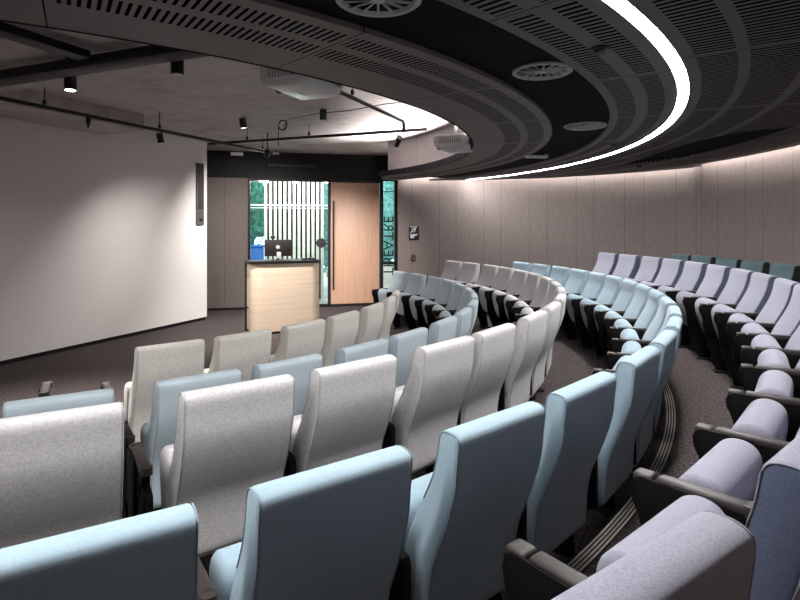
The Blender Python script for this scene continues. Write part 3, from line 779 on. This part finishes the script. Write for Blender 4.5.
# ------------------------------------------------------------------ seats
# local frame: origin on the floor under the top rear edge of the back, +Y forward (to the stage), X across
def back_loop():
    # (y forward, z up), rear edge first (top to bottom), then bottom, then front (bottom to top)
    p = [(0.004, 0.955), (0.012, 0.88), (0.020, 0.80), (0.045, 0.71), (0.082, 0.61), (0.118, 0.52), (0.136, 0.43), (0.142, 0.34), (0.150, 0.275),
         (0.190, 0.245), (0.235, 0.258), (0.262, 0.33), (0.274, 0.44), (0.256, 0.55), (0.218, 0.645), (0.168, 0.735), (0.126, 0.82), (0.103, 0.90), (0.093, 0.955), (0.075, 0.978), (0.045, 0.982), (0.018, 0.976)]
    return smooth_loop(p, 3)
def pad_loop():
    p = [(0.272, 0.565), (0.276, 0.620), (0.300, 0.652), (0.338, 0.660), (0.374, 0.645), (0.398, 0.605), (0.400, 0.55), (0.388, 0.47), (0.366, 0.38), (0.338, 0.305), (0.312, 0.272), (0.290, 0.280), (0.284, 0.33), (0.286, 0.42), (0.278, 0.50)]
    p = [((y - 0.272) * 1.18 + 0.286, z + 0.012 * (z - 0.27) / 0.39) for y, z in p]
    return smooth_loop(p, 3)
def build(name, fn, mat, sharp=40):
    bm = bmesh.new(); fn(bm); return finish(bm, name, mat, None, sharp=sharp, link=False)
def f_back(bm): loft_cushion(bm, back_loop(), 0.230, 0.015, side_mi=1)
def f_pad(bm): loft_cushion(bm, pad_loop(), 0.221, 0.022)
def f_pipe(bm, sd=-1):
    lp = back_loop(); n = len(lp); c = []
    for k in list(range(45, n)) + list(range(0, 25)):
        d = (lp[(k + 1) % n] - lp[k - 1]).normalized(); nn = Vector((-d.y, d.x))
        if nn.dot(Vector((0.13, 0.6)) - lp[k]) < 0: nn = -nn
        q = lp[k] + nn * 0.0036; c.append((sd * 0.2262, q.x, q.y))
    tube(bm, c, 0.0023, 6)
def f_shell(bm):     # black shell carrying the seat pad and the hinge
    box(bm, (0, 0.262, 0.235), (0.40, 0.09, 0.05), bev=0.01)
    cyl(bm, (-0.215, 0.25, 0.235), (0.215, 0.25, 0.235), 0.02, seg=14)
PANEL = [(0.165, 0.648), (0.455, 0.650), (0.478, 0.640), (0.487, 0.615), (0.483, 0.58), (0.462, 0.545), (0.448, 0.50), (0.444, 0.42), (0.435, 0.34), (0.41, 0.24), (0.365, 0.15), (0.335, 0.07), (0.335, 0.02), (0.21, 0.02), (0.22, 0.12), (0.25, 0.25), (0.25, 0.36), (0.225, 0.46), (0.185, 0.56)]
def f_panel(bm): prism(bm, PANEL, -0.014, 0.018, 0.003)
TAB = [(0.285, 0.653), (0.45, 0.655), (0.474, 0.643), (0.480, 0.61), (0.474, 0.575), (0.452, 0.535), (0.440, 0.48), (0.432, 0.36), (0.295, 0.36)]
def f_tab(bm): prism(bm, TAB, -0.029, -0.018, 0.002)
def f_cap(bm):
    box(bm, (0.003, 0.285, 0.650), (0.046, 0.25, 0.030), bev=0.010, seg=3)
    cyl(bm, (0.003, 0.165, 0.635), (0.003, 0.165, 0.665), 0.023, seg=20)
def f_post(bm): prism(bm, [(0.10, 0.30), (0.10, 0.555), (0.112, 0.575), (0.155, 0.585), (0.24, 0.585), (0.24, 0.30)], -0.014, 0.018, 0.004)
def f_nose(bm): box(bm, (0.004, 0.448, 0.647), (0.054, 0.060, 0.030), bev=0.010, seg=3)
def f_foot(bm): 
    box(bm, (-0.006, 0.262, 0.011), (0.072, 0.185, 0.022), bev=0.006)
    for y in (0.19, 0.335): cyl(bm, (-0.006, y, 0.02), (-0.006, y, 0.03), 0.012, seg=10)
PROTO = {n: build(n, f, M['panelblack'], s) for n, f, s in (('backrest', f_back, 50), ('seat_pad', f_pad, 50), ('piping', f_pipe, 60), ('piping_right', lambda bm: f_pipe(bm, 1), 60), ('seat_shell', f_shell, 40),
         ('side_panel', f_panel, 30), ('writing_tablet', f_tab, 30), ('armrest', f_cap, 40), ('armrest_nose', f_nose, 40), ('foot', f_foot, 40), ('post', f_post, 30))}
PM = {'seat_shell': M['blackplastic'], 'side_panel': M['panelblack'], 'writing_tablet': M['panelblack'], 'armrest': M['capplastic'], 'armrest_nose': M['capplastic'], 'foot': M['blackplastic'], 'post': M['panelblack']}
MESH = {}
for n, o in PROTO.items():
    if n in PM:
        me = o.data; me.materials.clear(); me.materials.append(PM[n]); MESH[n] = me
for k in ROWCOL:
    for n in ('backrest', 'seat_pad', 'piping', 'piping_right'):
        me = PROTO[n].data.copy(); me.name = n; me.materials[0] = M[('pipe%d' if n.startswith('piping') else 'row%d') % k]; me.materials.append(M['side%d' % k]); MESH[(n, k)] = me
for o in PROTO.values(): bpy.data.objects.remove(o)
def part(name, me, parent, loc=None, rz=0.0):
    o = bpy.data.objects.new(name, me); COL.objects.link(o); o.parent = parent
    if loc is not None: o.location = loc; o.rotation_euler = (0, 0, rz)
    return o
def arm_set(parent, loc, rz):
    sp = part('side_panel', MESH['side_panel'], parent, loc, rz)
    part('foot', MESH['foot'], sp); part('post', MESH['post'], sp)
    part('writing_tablet', MESH['writing_tablet'], sp)
    ar = part('armrest', MESH['armrest'], parent, loc, rz)
    part('armrest_nose', MESH['armrest_nose'], ar)
DR = 0.042
ROWS = {
 1: (4.287, FA, [39.3, 46.8, 55.0, 62.5, 70.9, 79.0, 87.0], 'cream', 'front row'),
 2: (5.265, FA, [30.6, 37.74, 43.86, 50.81, 56.88, 63.95, 70.4, 77.2, 84.0, 90.8, 97.5, 104.16, 110.64, 117.93, 123.86], 'pale grey-blue', 'second row'),
 3: (6.191, FB, [30.4, 36.49, 41.81, 47.87, 52.83, 59.14, 64.3, 70.0, 75.6, 81.2, 86.9, 92.75, 98.22, 103.66, 108.9, 115.15, 120.17], 'light warm grey', 'third row'),
 4: (7.106, FB, [31.1, 35.87, 40.99, 45.79, 51.34, 55.9, 60.7, 65.6, 70.6, 75.4, 79.98, 84.27, 89.08, 93.57, 98.53, 103.23, 108.28, 112.91], 'sky blue', 'fourth row'),
 5: (7.963, FC, [35.32, 40.55, 44.6, 49.1, 53.6, 58.0, 61.9, 65.7, 69.51, 73.9, 77.86, 82.2, 86.47, 90.66, 94.63, 99.15, 103.25], 'lavender grey', 'fifth row'),
 6: (8.815, FC, [84.3, 88.3, 91.9, 95.6, 99.0], 'dark teal', 'back row'),
}
ORD = ['first', 'second', 'third', 'fourth', 'fifth', 'sixth', 'seventh', 'eighth', 'ninth', 'tenth']
for k, (R, z, angs, colr, rown) in ROWS.items():
    n = len(angs)
    for i, a in enumerate(angs):
        if k == 6 and i == 0: where = 'cut by the right edge of the picture'
        elif k != 6 and i < (n + 1) // 2:
            where = '%s from the near end' % ORD[i] if i else 'at the near end'
        else:
            j = n - 1 - i
            where = '%s from the far end' % ORD[j] if j else 'at the far end by the wall'
        rz = radians(a)
        # forward (local +Y) must point to the centre: direction (-sin a, cos a)
        RR = R + DR + ((0.055, 0.05)[i] if k == 5 and i < 2 else 0.0)
        t = thing('auditorium_seat', '%s tip-up seat in the %s, %s' % (colr, rown, where), 'seat', polar(RR, a, z), rz, '%s seats of the %s' % (colr, rown))
        b = part('backrest', MESH[('backrest', k)], t); part('piping', MESH[('piping', k)], b); part('piping', MESH[('piping_right', k)], b)
        part('seat_pad', MESH[('seat_pad', k)], t)
        part('seat_shell', MESH['seat_shell'], t)
        inv = Matrix.Rotation(-rz, 3, 'Z')
        def put(am):
            w = polar(R + DR - 0.04, am - (0.05 if k == 5 and i < 4 else 0.0), z) - polar(RR, a, z); l = inv @ w
            arm_set(t, l, radians(am - a))
        put((angs[i - 1] + a) / 2 if i else (34.4 if k == 1 else a - (angs[1] - a) / 2))
        if i == n - 1: put(a + (a - angs[i - 1]) / 2)
t = thing('armrest_post', 'lone black armrest on a post on the floor left of the front row', 'armrest', polar(4.287 + DR, 29.0, FA), radians(29.0))
arm_set(t, Vector((0, 0, 0)), 0.0); t.scale = (1.15, 1, 1.1)

# ------------------------------------------------------------------ light, world, camera
w = bpy.data.worlds.new('World'); scene.world = w; w.use_nodes = True
bg = w.node_tree.nodes['Background']; bg.inputs[0].default_value = (0.80, 0.93, 1.0, 1); bg.inputs[1].default_value = 4.5
cam = bpy.data.cameras.new('Camera'); co = bpy.data.objects.new('Camera', cam); COL.objects.link(co)
co.location = CAM; co.rotation_euler = (radians(90), 0, 0)
cam.sensor_width = 36; cam.lens = 36 * 553.7 / 800; cam.shift_y = -(300 - 226.8) / 800; cam.clip_start = 0.05
scene.camera = co
scene.view_settings.view_transform = 'Standard'; scene.view_settings.look = 'None'
scene.view_settings.gamma = 1; scene.view_settings.use_curve_mapping = False
scene.view_settings.exposure = 0.0
scene.cycles.max_bounces = 8; scene.cycles.diffuse_bounces = 5; scene.cycles.sample_clamp_indirect = 4
